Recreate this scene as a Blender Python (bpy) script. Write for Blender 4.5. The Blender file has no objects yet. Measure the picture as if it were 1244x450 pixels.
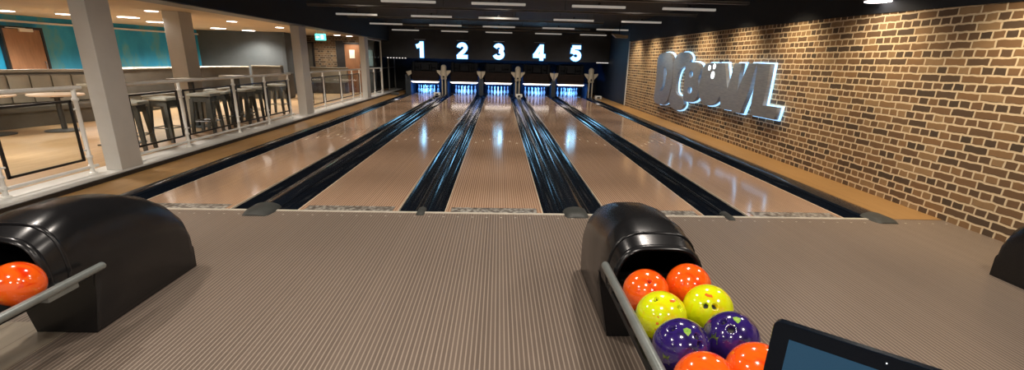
import bpy, bmesh, math, random
from mathutils import Vector, Matrix
random.seed(7)
S = bpy.context.scene
C = S.collection
R = math.radians
PI = math.pi

# ------------------------------------------------------------------ materials
def mat(name, col=(.5, .5, .5), rough=.5, metal=0., spec=.5, emit=None, estr=0., coat=0., trans=0.):
    m = bpy.data.materials.new(name); m.use_nodes = True
    p = m.node_tree.nodes['Principled BSDF']
    p.inputs['Base Color'].default_value = (*col, 1)
    p.inputs['Roughness'].default_value = rough
    p.inputs['Metallic'].default_value = metal
    p.inputs['Specular IOR Level'].default_value = spec
    p.inputs['Coat Weight'].default_value = coat
    p.inputs['Coat Roughness'].default_value = .12
    p.inputs['Transmission Weight'].default_value = trans
    if emit:
        p.inputs['Emission Color'].default_value = (*emit, 1)
        p.inputs['Emission Strength'].default_value = estr
    return m

class N:
    """small helper to write shader node trees"""
    def __init__(s, m):
        s.t = m.node_tree; s.n = s.t.nodes; s.p = s.n['Principled BSDF']
    def new(s, kind, **kw):
        n = s.n.new(kind)
        for k, v in kw.items(): setattr(n, k, v)
        return n
    def link(s, a, b): s.t.links.new(a, b)
    def math(s, op, a, b=None, c=None):
        n = s.new('ShaderNodeMath', operation=op)
        for i, v in enumerate((a, b, c)):
            if v is None: continue
            if isinstance(v, (int, float)): n.inputs[i].default_value = v
            else: s.link(v, n.inputs[i])
        return n.outputs[0]
    def mix(s, f, a, b, blend='MIX'):
        n = s.new('ShaderNodeMix', data_type='RGBA', blend_type=blend)
        for i, v in ((0, f), (6, a), (7, b)):
            if isinstance(v, (int, float)): n.inputs[i].default_value = v
            elif isinstance(v, tuple): n.inputs[i].default_value = (*v, 1)
            else: s.link(v, n.inputs[i])
        return n.outputs[2]
    def pos(s):
        g = s.new('ShaderNodeNewGeometry'); x = s.new('ShaderNodeSeparateXYZ'); s.link(g.outputs['Position'], x.inputs[0])
        return g.outputs['Position'], x.outputs[0], x.outputs[1], x.outputs[2]
    def noise(s, vec, scale, detail=3, rough=.5):
        n = s.new('ShaderNodeTexNoise'); n.inputs['Scale'].default_value = scale
        n.inputs['Detail'].default_value = detail; n.inputs['Roughness'].default_value = rough
        if vec is not None: s.link(vec, n.inputs['Vector'])
        return n.outputs[0]
    def scalevec(s, vec, sc):
        n = s.new('ShaderNodeVectorMath', operation='MULTIPLY'); s.link(vec, n.inputs[0]); n.inputs[1].default_value = sc
        return n.outputs[0]
    def ramp(s, f, stops):
        n = s.new('ShaderNodeValToRGB'); s.link(f, n.inputs[0]); e = n.color_ramp.elements
        while len(e) < len(stops): e.new(.5)
        for i, (p, c) in enumerate(stops): e[i].position = p; e[i].color = (*c, 1)
        return n.outputs[0]
    def bump(s, h, strength=.3, dist=.01):
        n = s.new('ShaderNodeBump'); n.inputs['Strength'].default_value = strength; n.inputs['Distance'].default_value = dist
        s.link(h, n.inputs['Height']); s.link(n.outputs[0], s.p.inputs['Normal'])

def boards(name, c_dark, c_light, rough, line=.0085, coatw=0., pitch=.027, dots=False, spec=.5):
    m = mat(name, c_dark, rough, coat=coatw, spec=spec); k = N(m)
    pos, x, y, z = k.pos()
    f = k.math('FRACT', k.math('DIVIDE', x, pitch))
    ln = k.math('LESS_THAN', f, line / pitch)
    cell = k.math('FLOOR', k.math('DIVIDE', x, pitch))
    wn = k.new('ShaderNodeTexWhiteNoise', noise_dimensions='1D'); k.link(cell, wn.inputs['W'])
    var = k.math('MULTIPLY_ADD', wn.outputs[0], .16, .92)
    gr = k.noise(k.scalevec(pos, (60., 3., 1.)), 1.0, 4)
    base = k.mix(k.math('MULTIPLY', gr, .35), c_dark, tuple(v * .72 for v in c_dark))
    vm = k.new('ShaderNodeVectorMath', operation='SCALE'); k.link(base, vm.inputs[0]); k.link(var, vm.inputs['Scale'])
    colr = k.mix(ln, vm.outputs[0], c_light)
    if dots:
        dx = k.math('MULTIPLY', k.math('SUBTRACT', k.math('FRACT', k.math('DIVIDE', x, .15)), .5), .15)
        dy = k.math('ADD', y, .13)
        d = k.math('SQRT', k.math('ADD', k.math('MULTIPLY', dx, dx), k.math('MULTIPLY', dy, dy)))
        colr = k.mix(k.math('LESS_THAN', d, .011), colr, (.62, .58, .5))
    k.link(colr, k.p.inputs['Base Color'])
    big = k.noise(k.scalevec(pos, (1.2, .5, 1.)), 1.0, 2)
    k.link(k.math('MULTIPLY_ADD', big, .05, rough - .015), k.p.inputs['Roughness'])
    return m

def planks(name, c1, c2, rough, w=.19, l=1.3, along='y'):
    m = mat(name, c1, rough); k = N(m)
    pos, x, y, z = k.pos()
    b = k.new('ShaderNodeTexBrick'); cb = k.new('ShaderNodeCombineXYZ')
    if along == 'y': k.link(y, cb.inputs[0]); k.link(x, cb.inputs[1])
    else: k.link(x, cb.inputs[0]); k.link(y, cb.inputs[1])
    k.link(cb.outputs[0], b.inputs['Vector'])
    b.inputs['Scale'].default_value = 1; b.inputs['Brick Width'].default_value = l; b.inputs['Row Height'].default_value = w
    b.inputs['Mortar Size'].default_value = .0025; b.inputs['Color1'].default_value = (*c1, 1); b.inputs['Color2'].default_value = (*c2, 1)
    b.inputs['Mortar'].default_value = tuple(v * .45 for v in c1) + (1,)
    gr = k.noise(k.scalevec(pos, (40., 3., 1.) if along == 'y' else (3., 40., 1.)), 1., 4)
    k.link(k.mix(k.math('MULTIPLY', gr, .6), b.outputs['Color'], tuple(v * .6 for v in c1)), k.p.inputs['Base Color'])
    return m

def bricks(name, tone=1.0, mort=1.0):
    m = mat(name, (.4, .25, .12), .85); k = N(m)
    pos, x, y, z = k.pos()
    cb = k.new('ShaderNodeCombineXYZ'); k.link(k.math('ADD', y, x), cb.inputs[0]); k.link(z, cb.inputs[1])
    wob = k.new('ShaderNodeTexNoise'); wob.inputs['Scale'].default_value = 9; wob.inputs['Detail'].default_value = 2
    k.link(pos, wob.inputs['Vector'])
    off = k.new('ShaderNodeVectorMath', operation='MULTIPLY_ADD'); k.link(wob.outputs['Color'], off.inputs[0])
    off.inputs[1].default_value = (.030, .026, 0); k.link(cb.outputs[0], off.inputs[2])
    b = k.new('ShaderNodeTexBrick', squash=.5, squash_frequency=2, offset=.5, offset_frequency=2)
    k.link(off.outputs[0], b.inputs['Vector'])
    b.inputs['Scale'].default_value = 1; b.inputs['Brick Width'].default_value = .262; b.inputs['Row Height'].default_value = .086
    b.inputs['Mortar Size'].default_value = .0135; b.inputs['Mortar Smooth'].default_value = .5; b.inputs['Bias'].default_value = 0
    b.inputs['Color1'].default_value = (0, 0, 0, 1); b.inputs['Color2'].default_value = (1, 1, 1, 1); b.inputs['Mortar'].default_value = (.5, .5, .5, 1)
    t = tone
    cr = k.ramp(b.outputs['Color'], [(0., (.045*t, .033*t, .024*t)), (.25, (.10*t, .06*t, .034*t)), (.5, (.17*t, .095*t, .046*t)), (.75, (.25*t, .14*t, .062*t)), (1., (.34*t, .22*t, .11*t))])
    mot = k.noise(pos, 14, 4, .7)
    cr2 = k.mix(k.math('MULTIPLY', mot, .45), cr, (.12*t, .075*t, .04*t))
    colr = k.mix(b.outputs['Fac'], cr2, (.66*mort, .53*mort, .35*mort))
    k.link(colr, k.p.inputs['Base Color'])
    h = k.math('ADD', k.math('MULTIPLY', k.math('SUBTRACT', 1., b.outputs['Fac']), 1.), k.math('MULTIPLY', mot, .3))
    k.bump(h, .55, .012)
    return m

def noisy(name, c1, c2, rough, scale=6, metal=0., coat=0., bump=0., stretch=(1, 1, 1), spec=.5):
    m = mat(name, c1, rough, metal, coat=coat, spec=spec); k = N(m)
    tc = k.new('ShaderNodeTexCoord'); v = k.scalevec(tc.outputs['Object'], stretch)
    n = k.noise(v, scale, 4, .6)
    k.link(k.ramp(n, [(.35, c1), (.68, c2)]), k.p.inputs['Base Color'])
    if bump: k.bump(n, bump, .01)
    return m

M = {}
M['approach'] = boards('approach_boards', (.184, .141, .111), (.365, .298, .240), .34, line=.0075, dots=True)
M['lane'] = boards('lane_boards', (.42, .265, .170), (.68, .47, .33), .10, line=.0085, spec=.5)
M['beige'] = planks('beige_planks', (.42, .35, .26), (.47, .40, .30), .4)
M['oak'] = planks('oak_strip', (.42, .235, .085), (.50, .29, .11), .45, w=.5)
M['seatfloor'] = planks('seating_planks', (.50, .32, .165), (.58, .39, .21), .4, w=.15, l=1.1)
M['subfloor'] = mat('dark_subfloor', (.01, .01, .012), .6)
M['brick'] = bricks('brick_wall')
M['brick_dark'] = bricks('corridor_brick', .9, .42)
M['black'] = noisy('black_paint', (.003, .0045, .0075), (.005, .007, .011), .75, 3)
M['slate'] = noisy('slate_panel', (.042, .047, .054), (.050, .056, .064), .6, 2)
M['navy'] = noisy('navy_wall', (.012, .024, .045), (.016, .03, .055), .55, 2)
M['bluegrey'] = noisy('blue_grey_wall', (.055, .065, .07), (.07, .08, .085), .6, 2)
M['tan_ceiling'] = noisy('warm_ceiling', (.52, .42, .30), (.55, .45, .33), .8, 2)
M['column'] = noisy('grey_column_paint', (.52, .51, .48), (.56, .55, .52), .55, 3)
M['coping'] = noisy('pale_grey_coping', (.68, .68, .65), (.74, .74, .71), .4, 3)
M['rail'] = noisy('silver_rail', (.74, .74, .70), (.82, .82, .78), .30, 8, metal=.05)
M['frame'] = noisy('black_steel', (.012, .011, .011), (.02, .018, .018), .4, 8)
M['gutter'] = noisy('gutter_black', (.005, .008, .014), (.007, .011, .018), .115, 1, spec=.6)
M['cap'] = noisy('capping_black', (.007, .011, .018), (.010, .014, .022), .13, 1, spec=.6)
M['endcap'] = noisy('grey_rubber', (.045, .048, .045), (.06, .064, .06), .5, 12)
M['hood'] = noisy('black_moulded_plastic', (.008, .008, .009), (.012, .012, .013), .25, 2, spec=.45)
M['hood_in'] = noisy('hood_inside', (.004, .004, .004), (.006, .006, .006), .7, 3)
M['rackrail'] = noisy('grey_rack_rail', (.20, .22, .21), (.26, .28, .27), .35, 9, metal=.4)
M['steel'] = noisy('brushed_steel', (.33, .34, .36), (.44, .45, .47), .30, 5, metal=.9, stretch=(1, 1, 9))
M['sign_steel'] = noisy('sign_brushed_steel', (.25, .265, .29), (.33, .345, .37), .36, 5, metal=.5, stretch=(1, 1, 9))
M['foul'] = noisy('foul_strip', (.60, .55, .46), (.70, .65, .55), .4, 12)
M['pin'] = noisy('pin_white', (.86, .86, .86), (.9, .9, .9), .25, 4, coat=.4)
M['pin_red'] = noisy('pin_band', (.5, .02, .03), (.6, .03, .04), .3, 4)
M['pit'] = noisy('pit_curtain', (.004, .008, .02), (.008, .014, .034), .8, 3)
M['kick'] = noisy('kickback_panel', (.012, .020, .030), (.018, .028, .042), .4, 3)
M['setter'] = noisy('pinsetter_dark', (.002, .003, .006), (.004, .006, .009), .5, 5)
M['setter_brown'] = noisy('pinsetter_brown', (.007, .004, .003), (.014, .007, .005), .6, 5)
M['post_beige'] = noisy('beige_cast_metal', (.40, .36, .28), (.50, .46, .36), .5, 6)
M['white_plastic'] = noisy('white_plastic', (.7, .7, .66), (.76, .76, .72), .4, 5)
M['arrow'] = noisy('inlay', (.85, .72, .55), (.9, .78, .6), .2, 5)
M['batten'] = mat('batten_lens', (.7, .7, .66), .5, emit=(1., .95, .85), estr=.22)
M['tray'] = noisy('grey_tray', (.17, .17, .16), (.21, .21, .20), .5, 5)
M['bar_light'] = mat('lamp_bar', (.9, .9, .9), .4, emit=(1., .83, .66), estr=3.2)
M['lamp'] = mat('downlight_lens', (.9, .9, .9), .4, emit=(1., .90, .84), estr=9)
M['digit'] = mat('digit_face', (.9, .95, 1), .4, emit=(.30, .70, 1.), estr=3.8)
M['digit_edge'] = mat('digit_glow_edge', (.2, .5, .9), .4, emit=(.08, .42, 1.), estr=.8)
M['sign_glow'] = mat('sign_glow_edge', (.6, .8, .95), .4, emit=(.30, .62, 1.), estr=1.5)
M['hole_white'] = mat('sign_lit_hole', (.9, .95, 1), .4, emit=(.8, .95, 1.), estr=2.2)
M['bead'] = mat('bead_lamp', (.8, .8, .8), .4, emit=(1., .95, .9), estr=.9)
M['exit'] = mat('exit_face', (.2, .8, .75), .4, emit=(.12, .85, .75), estr=1.6)
M['exit_mark'] = mat('exit_mark', (.9, 1, .95), .4, emit=(.9, 1, .95), estr=2.)
M['paper'] = noisy('paper_notice', (.75, .72, .6), (.8, .77, .66), .8, 5)
M['door'] = noisy('door_veneer', (.24, .125, .065), (.31, .165, .09), .5, 2.2, stretch=(5, 5, 1))
M['door2'] = noisy('corridor_door_veneer', (.20, .085, .035), (.27, .12, .05), .5, 2.2, stretch=(5, 5, 1))
M['taupe'] = noisy('taupe_leather', (.25, .22, .165), (.30, .265, .20), .42, 3)
M['taupe_dark'] = noisy('dark_leather', (.085, .074, .058), (.105, .092, .074), .5, 3)
M['taupe_light'] = noisy('pale_leather', (.22, .20, .15), (.27, .245, .185), .4, 3)
M['tabletop'] = noisy('pale_tabletop', (.62, .47, .33), (.68, .53, .38), .3, 4)
M['tabledark'] = noisy('charcoal_metal', (.045, .045, .043), (.06, .06, .057), .45, 6)
M['stool_seat'] = noisy('cream_stool_seat', (.62, .61, .55), (.68, .67, .61), .35, 4)
M['stool_leg'] = noisy('stool_grey', (.095, .093, .084), (.125, .122, .11), .5, 4)
M['tablet'] = mat('tablet_black', (.002, .005, .010), .18, spec=.25)
M['notice'] = noisy('blue_notice', (.20, .30, .33), (.26, .38, .40), .6, 5)
M['screen'] = mat('tablet_screen', (.01, .03, .05), .2, spec=.25, emit=(.028, .092, .17), estr=.45)
M['cam_dot'] = mat('tablet_dot', (.8, .8, .8), .3, emit=(.8, .9, 1), estr=.8)
M['glass'] = mat('clear_glass', (.92, .97, .96), .03, trans=1.); M['glass'].node_tree.nodes['Principled BSDF'].inputs['IOR'].default_value = 1.05
# teal plaster with darker streaks and patches
m = mat('teal_wall', (.02, .2, .25), .6); k = N(m); pos, x, y, z = k.pos()
n1 = k.noise(k.scalevec(pos, (1.1, 1.1, .5)), 1.3, 4, .6)
k.link(k.ramp(n1, [(.36, (.012, .26, .50)), (.52, (.02, .32, .58)), (.60, (.09, .32, .40)), (.70, (.02, .28, .52))]), k.p.inputs['Base Color']); M['teal'] = m
# silver chevron plate at the head of each lane
m = mat('foul_plate', (.4, .4, .38), .35, .3); k = N(m); pos, x, y, z = k.pos()
v = k.new('ShaderNodeTexVoronoi'); v.inputs['Scale'].default_value = 26; k.link(k.scalevec(pos, (1., .75, 1.)), v.inputs['Vector'])
k.link(k.ramp(v.outputs['Distance'], [(.25, (.62, .60, .54)), (.5, (.34, .31, .27)), (.8, (.14, .12, .10))]), k.p.inputs['Base Color']); M['plate'] = m
# marbled ball materials
def ballmat(name, a, b, c, sc=3.2):
    m = mat(name, a, .12, coat=.8); k = N(m); tc = k.new('ShaderNodeTexCoord')
    n0 = k.noise(tc.outputs['Object'], sc * 5, 3, .6)
    w = k.new('ShaderNodeTexNoise'); w.inputs['Scale'].default_value = sc * 2.4; w.inputs['Detail'].default_value = 5; w.inputs['Distortion'].default_value = 1.6
    k.link(tc.outputs['Object'], w.inputs['Vector'])
    k.link(k.ramp(w.outputs[0], [(.34, c), (.46, a), (.60, a), (.72, b)]), k.p.inputs['Base Color'])
    return m
M['ball_orange'] = ballmat('orange_marble', (1., .13, .008), (1., .30, .025), (.88, .045, .004))
M['ball_yellow'] = ballmat('yellow_marble', (.76, .84, .006), (.82, .92, .02), (.82, .60, .006))
M['ball_purple'] = ballmat('purple_marble', (.030, .014, .145), (.055, .02, .26), (.012, .008, .045))
M['ball_hole'] = noisy('ball_hole', (.06, .055, .05), (.08, .075, .07), .6, 5)
M['crest'] = noisy('green_crest', (.10, .32, .03), (.45, .62, .12), .3, 60)
M['crest_dark'] = noisy('dark_green_flame', (.03, .055, .01), (.20, .26, .06), .3, 40)
M['streak'] = noisy('red_streak', (.8, .22, .02), (.75, .12, .02), .2, 30)

# ------------------------------------------------------------------ mesh helpers
def link(name, me, m, parent=None, smooth=False, angle=None):
    o = bpy.data.objects.new(name, me); C.objects.link(o)
    ms = m if isinstance(m, (list, tuple)) else [m]
    for q in ms: me.materials.append(M[q] if isinstance(q, str) else q)
    if smooth:
        for p in me.polygons: p.use_smooth = True
        if angle:
            me.set_sharp_from_angle(angle=R(angle))
    if parent: o.parent = parent
    return o

class MB:
    def __init__(s): s.b = bmesh.new()
    def box(s, x0, x1, y0, y1, z0, z1, bev=0., mi=0):
        r = bmesh.ops.create_cube(s.b, size=1)
        vs = r['verts']
        bmesh.ops.transform(s.b, verts=vs, matrix=Matrix.Translation(((x0+x1)/2, (y0+y1)/2, (z0+z1)/2)) @ Matrix.Diagonal((abs(x1-x0), abs(y1-y0), abs(z1-z0), 1)))
        fs = list({f for v in vs for f in v.link_faces})
        for f in fs: f.material_index = mi
        if bev:
            es = list({e for v in vs for e in v.link_edges})
            r = bmesh.ops.bevel(s.b, geom=es, offset=bev, segments=2, affect='EDGES', profile=.6)
            for f in r['faces']: f.material_index = mi
        return s
    def tube(s, a, b, r, r2=None, n=16, caps=True, mi=0):
        a, b = Vector(a), Vector(b); d = b - a
        q = Vector((0, 0, 1)).rotation_difference(d).to_matrix().to_4x4()
        res = bmesh.ops.create_cone(s.b, cap_ends=caps, segments=n, radius1=r, radius2=r if r2 is None else r2, depth=d.length)
        bmesh.ops.transform(s.b, verts=res['verts'], matrix=Matrix.Translation((a + b) / 2) @ q)
        for f in {f for v in res['verts'] for f in v.link_faces}: f.material_index = mi
        return s
    def ball(s, c, r, sc=(1, 1, 1), n=16, mi=0):
        res = bmesh.ops.create_uvsphere(s.b, u_segments=n, v_segments=max(6, n // 2), radius=r)
        bmesh.ops.transform(s.b, verts=res['verts'], matrix=Matrix.Translation(c) @ Matrix.Diagonal((*sc, 1)))
        for f in {f for v in res['verts'] for f in v.link_faces}: f.material_index = mi
        return s
    def lathe(s, prof, c=(0, 0, 0), n=24):
        rings = []
        for r, z in prof:
            rings.append([s.b.verts.new((c[0] + r*math.cos(2*PI*i/n), c[1] + r*math.sin(2*PI*i/n), c[2] + z)) for i in range(n)])
        for a, b in zip(rings, rings[1:]):
            for i in range(n): s.b.faces.new((a[i], a[(i+1) % n], b[(i+1) % n], b[i]))
        s.b.faces.new(list(reversed(rings[0]))); s.b.faces.new(rings[-1])
        return s
    def loft(s, rings, closed=True, caps=True):
        vr = [[s.b.verts.new(p) for p in r] for r in rings]; n = len(vr[0])
        for a, b in zip(vr, vr[1:]):
            for i in range(n if closed else n - 1): s.b.faces.new((a[i], a[(i+1) % n], b[(i+1) % n], b[i]))
        if caps: s.b.faces.new(list(reversed(vr[0]))); s.b.faces.new(vr[-1])
        return s
    def build(s, name, m, parent=None, smooth=False, angle=35, thing=None):
        bmesh.ops.recalc_face_normals(s.b, faces=s.b.faces)
        me = bpy.data.meshes.new(name); s.b.to_mesh(me); s.b.free()
        return link(name, me, m, parent, smooth, angle if smooth else None)

def extrude_outline(name, outer, holes, to3d, depth, m, parent=None, bevel=0., offset=0.):
    """closed outline (2-D) with holes -> solid mesh of the given depth"""
    cu = bpy.data.curves.new(name, 'CURVE'); cu.dimensions = '2D'; cu.fill_mode = 'BOTH'
    for k_, pts in enumerate([outer] + list(holes)):
        sp = cu.splines.new('POLY'); sp.points.add(len(pts) - 1); sp.use_cyclic_u = True
        for i, (a, b) in enumerate(pts): sp.points[i].co = (a, b, 0, 1)
    cu.extrude = depth / 2; cu.bevel_depth = bevel; cu.offset = offset; cu.bevel_resolution = 1
    t = bpy.data.objects.new('tmp', cu); C.objects.link(t)
    dg = bpy.context.evaluated_depsgraph_get()
    me = bpy.data.meshes.new_from_object(t.evaluated_get(dg)); me.materials.clear()
    bpy.data.objects.remove(t)
    me.transform(to3d); me.name = name
    return link(name, me, m, parent)

def smooth_pts(pts, it=2):
    """Chaikin corner cutting of a closed outline"""
    for _ in range(it):
        q = []
        for i in range(len(pts)):
            a, b = pts[i], pts[(i+1) % len(pts)]
            q.append((a[0]*.75 + b[0]*.25, a[1]*.75 + b[1]*.25)); q.append((a[0]*.25 + b[0]*.75, a[1]*.25 + b[1]*.75))
        pts = q
    return pts

def tag(o, label=None, cat=None, group=None, kind=None):
    if label: o['label'] = label
    if cat: o['category'] = cat
    if group: o['group'] = group
    if kind: o['kind'] = kind
    return o
def empty(name, loc, label, cat, group=None):
    o = bpy.data.objects.new(name, None); C.objects.link(o); o.location = loc; o.empty_display_size = .1
    return tag(o, label, cat, group)
def struct(o): o['kind'] = 'structure'; return o
def local(o, root):
    """mesh was written in world coordinates: keep it there under its thing"""
    o.parent = root; o.matrix_parent_inverse = Matrix.Translation(root.location).inverted(); return o
def copy_tree(o, parent=None):
    c = o.copy(); C.objects.link(c)
    if parent: c.parent = parent
    for ch in list(o.children): copy_tree(ch, c)
    return c

# ------------------------------------------------------------------ layout
W = 1.0541
LC = [-3.326, -1.558, 0., 1.766, 3.324]           # lane centres
GW = .235                                          # gutter width
YF = 19.6                                          # far end of the lanes
WALLX = 4.947
RX = -5.10                                         # balustrade line
ZS = .08                                           # seating floor height
# ------------------------------------------------------------------ the setting
b = MB()
b.box(-4.28, WALLX, -8, 0, -.12, 0, mi=0)
b.build('floor', ['approach'])
struct(bpy.data.objects['floor'])
b = MB(); b.box(-5.0, -2.465, -8, -2.3, -.1, .003); struct(b.build('floor', 'beige'))
b = MB(); b.box(-5.2, WALLX + .1, 0, 21, -.2, -.12); struct(b.build('floor', 'subfloor'))
b = MB(); b.box(-14, -4.95, -8, 21, -.1, ZS - .004); struct(b.build('floor', 'seatfloor'))
b = MB(); b.box(-4.85, -4.28, -2.3, 21, -.12, .004); struct(b.build('trim_1', 'oak'))
b = MB(); b.box(4.37, WALLX, 0, 21, -.12, .004); struct(b.build('trim_2', 'oak'))
b = MB(); b.box(-5.28, -4.87, -8, 21, -.05, ZS, bev=.008); struct(b.build('trim_3', 'coping'))
b = MB(); b.box(-4.87, -4.845, -8, 21, -.05, .056); struct(b.build('trim_4', 'frame'))
# right wall: brick, its top meets the black bulkhead
b = MB(); b.box(WALLX, WALLX + .2, -6, 14.25, -.1, 2.6); struct(b.build('wall_right', 'brick'))
ring = lambda y, z: [(4.6 if 0 else WALLX - .02, y, z), (WALLX + .25, y, z), (WALLX + .25, y, 3.1), (WALLX - .02, y, 3.1)]
b = MB(); b.loft([ring(-6, 2.13), ring(-.1, 2.213), ring(1.8, 2.262), ring(5.5, 2.308), ring(14.3, 2.355)]); struct(b.build('wall_right_upper', 'black'))
b = MB(); b.box(4.93, 5.03, 14.2, 14.32, 0, 2.36); struct(b.build('trim_5', 'coping'))
b = MB(); b.box(5.02, 5.2, 14.3, 21, -.1, 3.1); struct(b.build('wall_right_rear', 'navy'))
b = MB(); b.box(-5.8, 5.2, 20.6, 20.8, -.1, 3.1); struct(b.build('wall_back', 'black'))
b = MB(); b.box(-5.32, 5.1, 18.0, 18.12, 1.565, 3.1); struct(b.build('wall_back_masking', 'slate'))
b = MB(); b.box(-5.28, 5.3, -8, 21, 3.0, 3.1); struct(b.build('ceiling', 'black'))
# bulkhead over the balustrade
b = MB(); b.box(-5.28, -4.87, -8, 18.05, 2.285, 3.05, bev=.01); struct(b.build('trim_6', 'black'))
b = MB(); b.box(-5.285, -4.865, -8, 18.0, 2.275, 2.292); struct(b.build('trim_7', 'tabledark'))
b = MB(); b.box(-14, -5.28, -8, 21, 2.38, 2.48); struct(b.build('ceiling', 'tan_ceiling'))

def wall(name, pts, z0, z1, m, th=.12):
    b = MB()
    for (xa, ya), (xb, yb) in zip(pts, pts[1:]):
        d = Vector((xb - xa, yb - ya, 0)).normalized(); n = Vector((-d.y, d.x, 0)) * th
        p = [Vector((xa, ya, 0)), Vector((xb, yb, 0)), Vector((xb, yb, 0)) + n, Vector((xa, ya, 0)) + n]
        b.loft([[(*v.xy, z0) for v in p], [(*v.xy, z1) for v in p]])
    return struct(b.build(name, m))
TW = [(-13.2, -6), (-12.7, 4.0), (-12.35, 9.4), (-11.75, 12.2), (-11.2, 14.5)]
wall('wall_left', TW, 0, 2.4, 'teal')
wall('wall_left_rear', [(-11.2, 14.5), (-8.05, 14.6)], 0, 2.4, 'bluegrey')
wall('wall_left_return', [(-8.05, 14.6), (-8.45, 17.1)], 0, 2.4, 'bluegrey')
wall('wall_corridor', [(-8.5, 17.1), (-5.3, 17.1)], 0, 2.4, 'brick_dark')
b = MB(); b.box(-5.78, -5.3, 16.94, 17.2, 0, 2.4); struct(b.build('wall_corridor_end', 'bluegrey'))
b = MB(); b.box(-5.75, -5.6, 17.2, 21, -.1, 3.1); struct(b.build('wall_left_far', 'slate'))
b = MB(); b.box(-5.75, -5.2, 17.22, 21, 2.6, 3.1); struct(b.build('ceiling_end', 'black'))
b = MB(); b.box(-12.9, -11.0, 14.62, 14.8, 0, 2.4); struct(b.build('wall_left_end', 'bluegrey'))
# pale picture rail along the head of the teal wall
for i, ((xa, ya), (xb, yb)) in enumerate(zip(TW, TW[1:])):
    pass
wall('trim_8', [(x + .05, y) for x, y in TW], 2.20, 2.25, 'coping', th=.05)

# columns
def column(x0, x1, y0, y1, z0, z1, lab):
    b = MB(); b.box(x0, x1, y0, y1, z0, z1, bev=.006); tag(b.build('column', 'column'), lab, 'column', 'square grey columns')
column(-5.075, -4.875, 1.39, 1.775, ZS, 2.274, 'nearest and largest square grey column, in the balustrade beside lane one')
column(-6.97, -6.63, 6.05, 6.50, ZS, 2.38, 'square grey column standing inside the seating area behind the balustrade')
column(-5.215, -5.0, 8.15, 8.62, ZS, 2.274, 'square grey column in the balustrade left of the exit sign')
column(-5.1, -4.9, 13.96, 14.42, ZS, 2.274, 'farthest square grey column in the balustrade, right of the brown corridor door')

# doors of the seating side
def door(n, p, q, z0, z1, m, fm='frame', handle=True):
    (xa, ya), (xb, yb) = p, q
    d = Vector((xb - xa, yb - ya, 0)); L = d.length; rot = math.atan2(d.y, d.x)
    root = bpy.data.objects.new('door_%d' % n, None); C.objects.link(root); root.location = (xa, ya, z0); root.rotation_euler.z = rot
    struct(root)
    h = z1 - z0
    b = MB(); b.box(.06, L - .06, -.03, .03, 0, h - .06, bev=.004); b.build('door_leaf', m, root)
    b = MB(); b.box(0, .06, -.05, .05, 0, h); b.box(L - .06, L, -.05, .05, 0, h); b.box(0, L, -.05, .05, h - .06, h); b.build('door_frame', fm, root)
    if handle:
        b = MB(); b.tube((L - .14, -.07, 1.0 - z0), (L - .14, -.07, 1.25 - z0), .012); b.tube((L-.14, -.03, 1.02 - z0), (L-.14, -.07, 1.02 - z0), .01); b.tube((L-.14, -.03, 1.23 - z0), (L-.14, -.07, 1.23 - z0), .01); b.build('door_handle', 'steel', root, True)
    return root
d1 = door(1, (-12.36, 8.15), (-12.28, 9.25), ZS, 2.10, 'door')
b = MB(); b.box(.45, .80, -.10, -.04, 1.90, 1.98, bev=.01); b.box(.12, .62, -.085, -.065, 1.975, 1.99); b.build('door_closer', 'white_plastic', d1)
d2 = door(2, (-6.62, 17.02), (-5.80, 17.02), ZS, 2.12, 'door2')
b = MB(); b.box(.26, .48, -.045, -.032, 1.42, 1.76); b.build('door_notice', 'paper', d2)
d3 = door(3, (-8.36, 17.02), (-7.86, 17.02), ZS, 2.12, 'taupe_dark', handle=False)
b = MB(); b.box(-6.92, -6.62, 16.99, 17.08, ZS, 2.2); struct(b.build('trim_9', 'frame'))

# ------------------------------------------------------------------ lanes
def arc(cx, w, depth, n=10):
    return [(cx - w/2 + w*i/n, -.012 - depth*math.sin(PI*i/n)**.8) for i in range(n + 1)]
nm = ['one', 'two', 'three', 'four', 'five']
for i, cx in enumerate(LC):
    root = empty('bowling_lane', (cx, 0, 0), 'glossy tan bowling lane running to the lit number %d' % (i+1), 'bowling lane', 'bowling lanes')
    b = MB(); b.box(-W/2, W/2, 0, YF, -.10, 0); b.build('lane_surface', 'lane', root)
    for s in (-1, 1):
        b = MB(); c = s * (W/2 + GW/2)
        prof = arc(c, GW, .075)
        rr = lambda y: [(x, y, z) for x, z in prof] + [(prof[-1][0], y, -.115), (prof[0][0], y, -.115)]
        b.loft([rr(0), rr(17.7)]); b.build('gutter', 'gutter', root, True, 50)
        b = MB(); b.box(s*(W/2) - .004, s*(W/2) + .004, 0, 17.7, -.05, .0025); b.build('lane_edge', 'arrow', root)
    b = MB(); b.box(-W/2 + .06, W/2 - .06, .03, .20, 0, .0025); tag(b.build('chevron_plate', 'plate', root), 'silver patterned strip')
    for j in range(-3, 4):
        x = j * .1355; y = 5.35 - abs(j) * .22
        b = MB(); v = [b.b.verts.new(p) for p in ((x - .022, y - .08, .0015), (x + .022, y - .08, .0015), (x, y + .08, .0015))]
        v2 = [b.b.verts.new((q.co.x, q.co.y, .0002)) for q in v]
        b.b.faces.new(v); b.b.faces.new(list(reversed(v2)))
        for a in range(3): b.b.faces.new((v[a], v2[a], v2[(a+1) % 3], v[(a+1) % 3]))
        b.build('lane_arrow', 'arrow', root)
b = MB(); b.box(-4.12, 4.13, -.022, .022, .0003, .005); tag(b.build('foul_line', 'foul'), 'thin pale foul line strip across the head of all five lanes', 'foul line')

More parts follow.
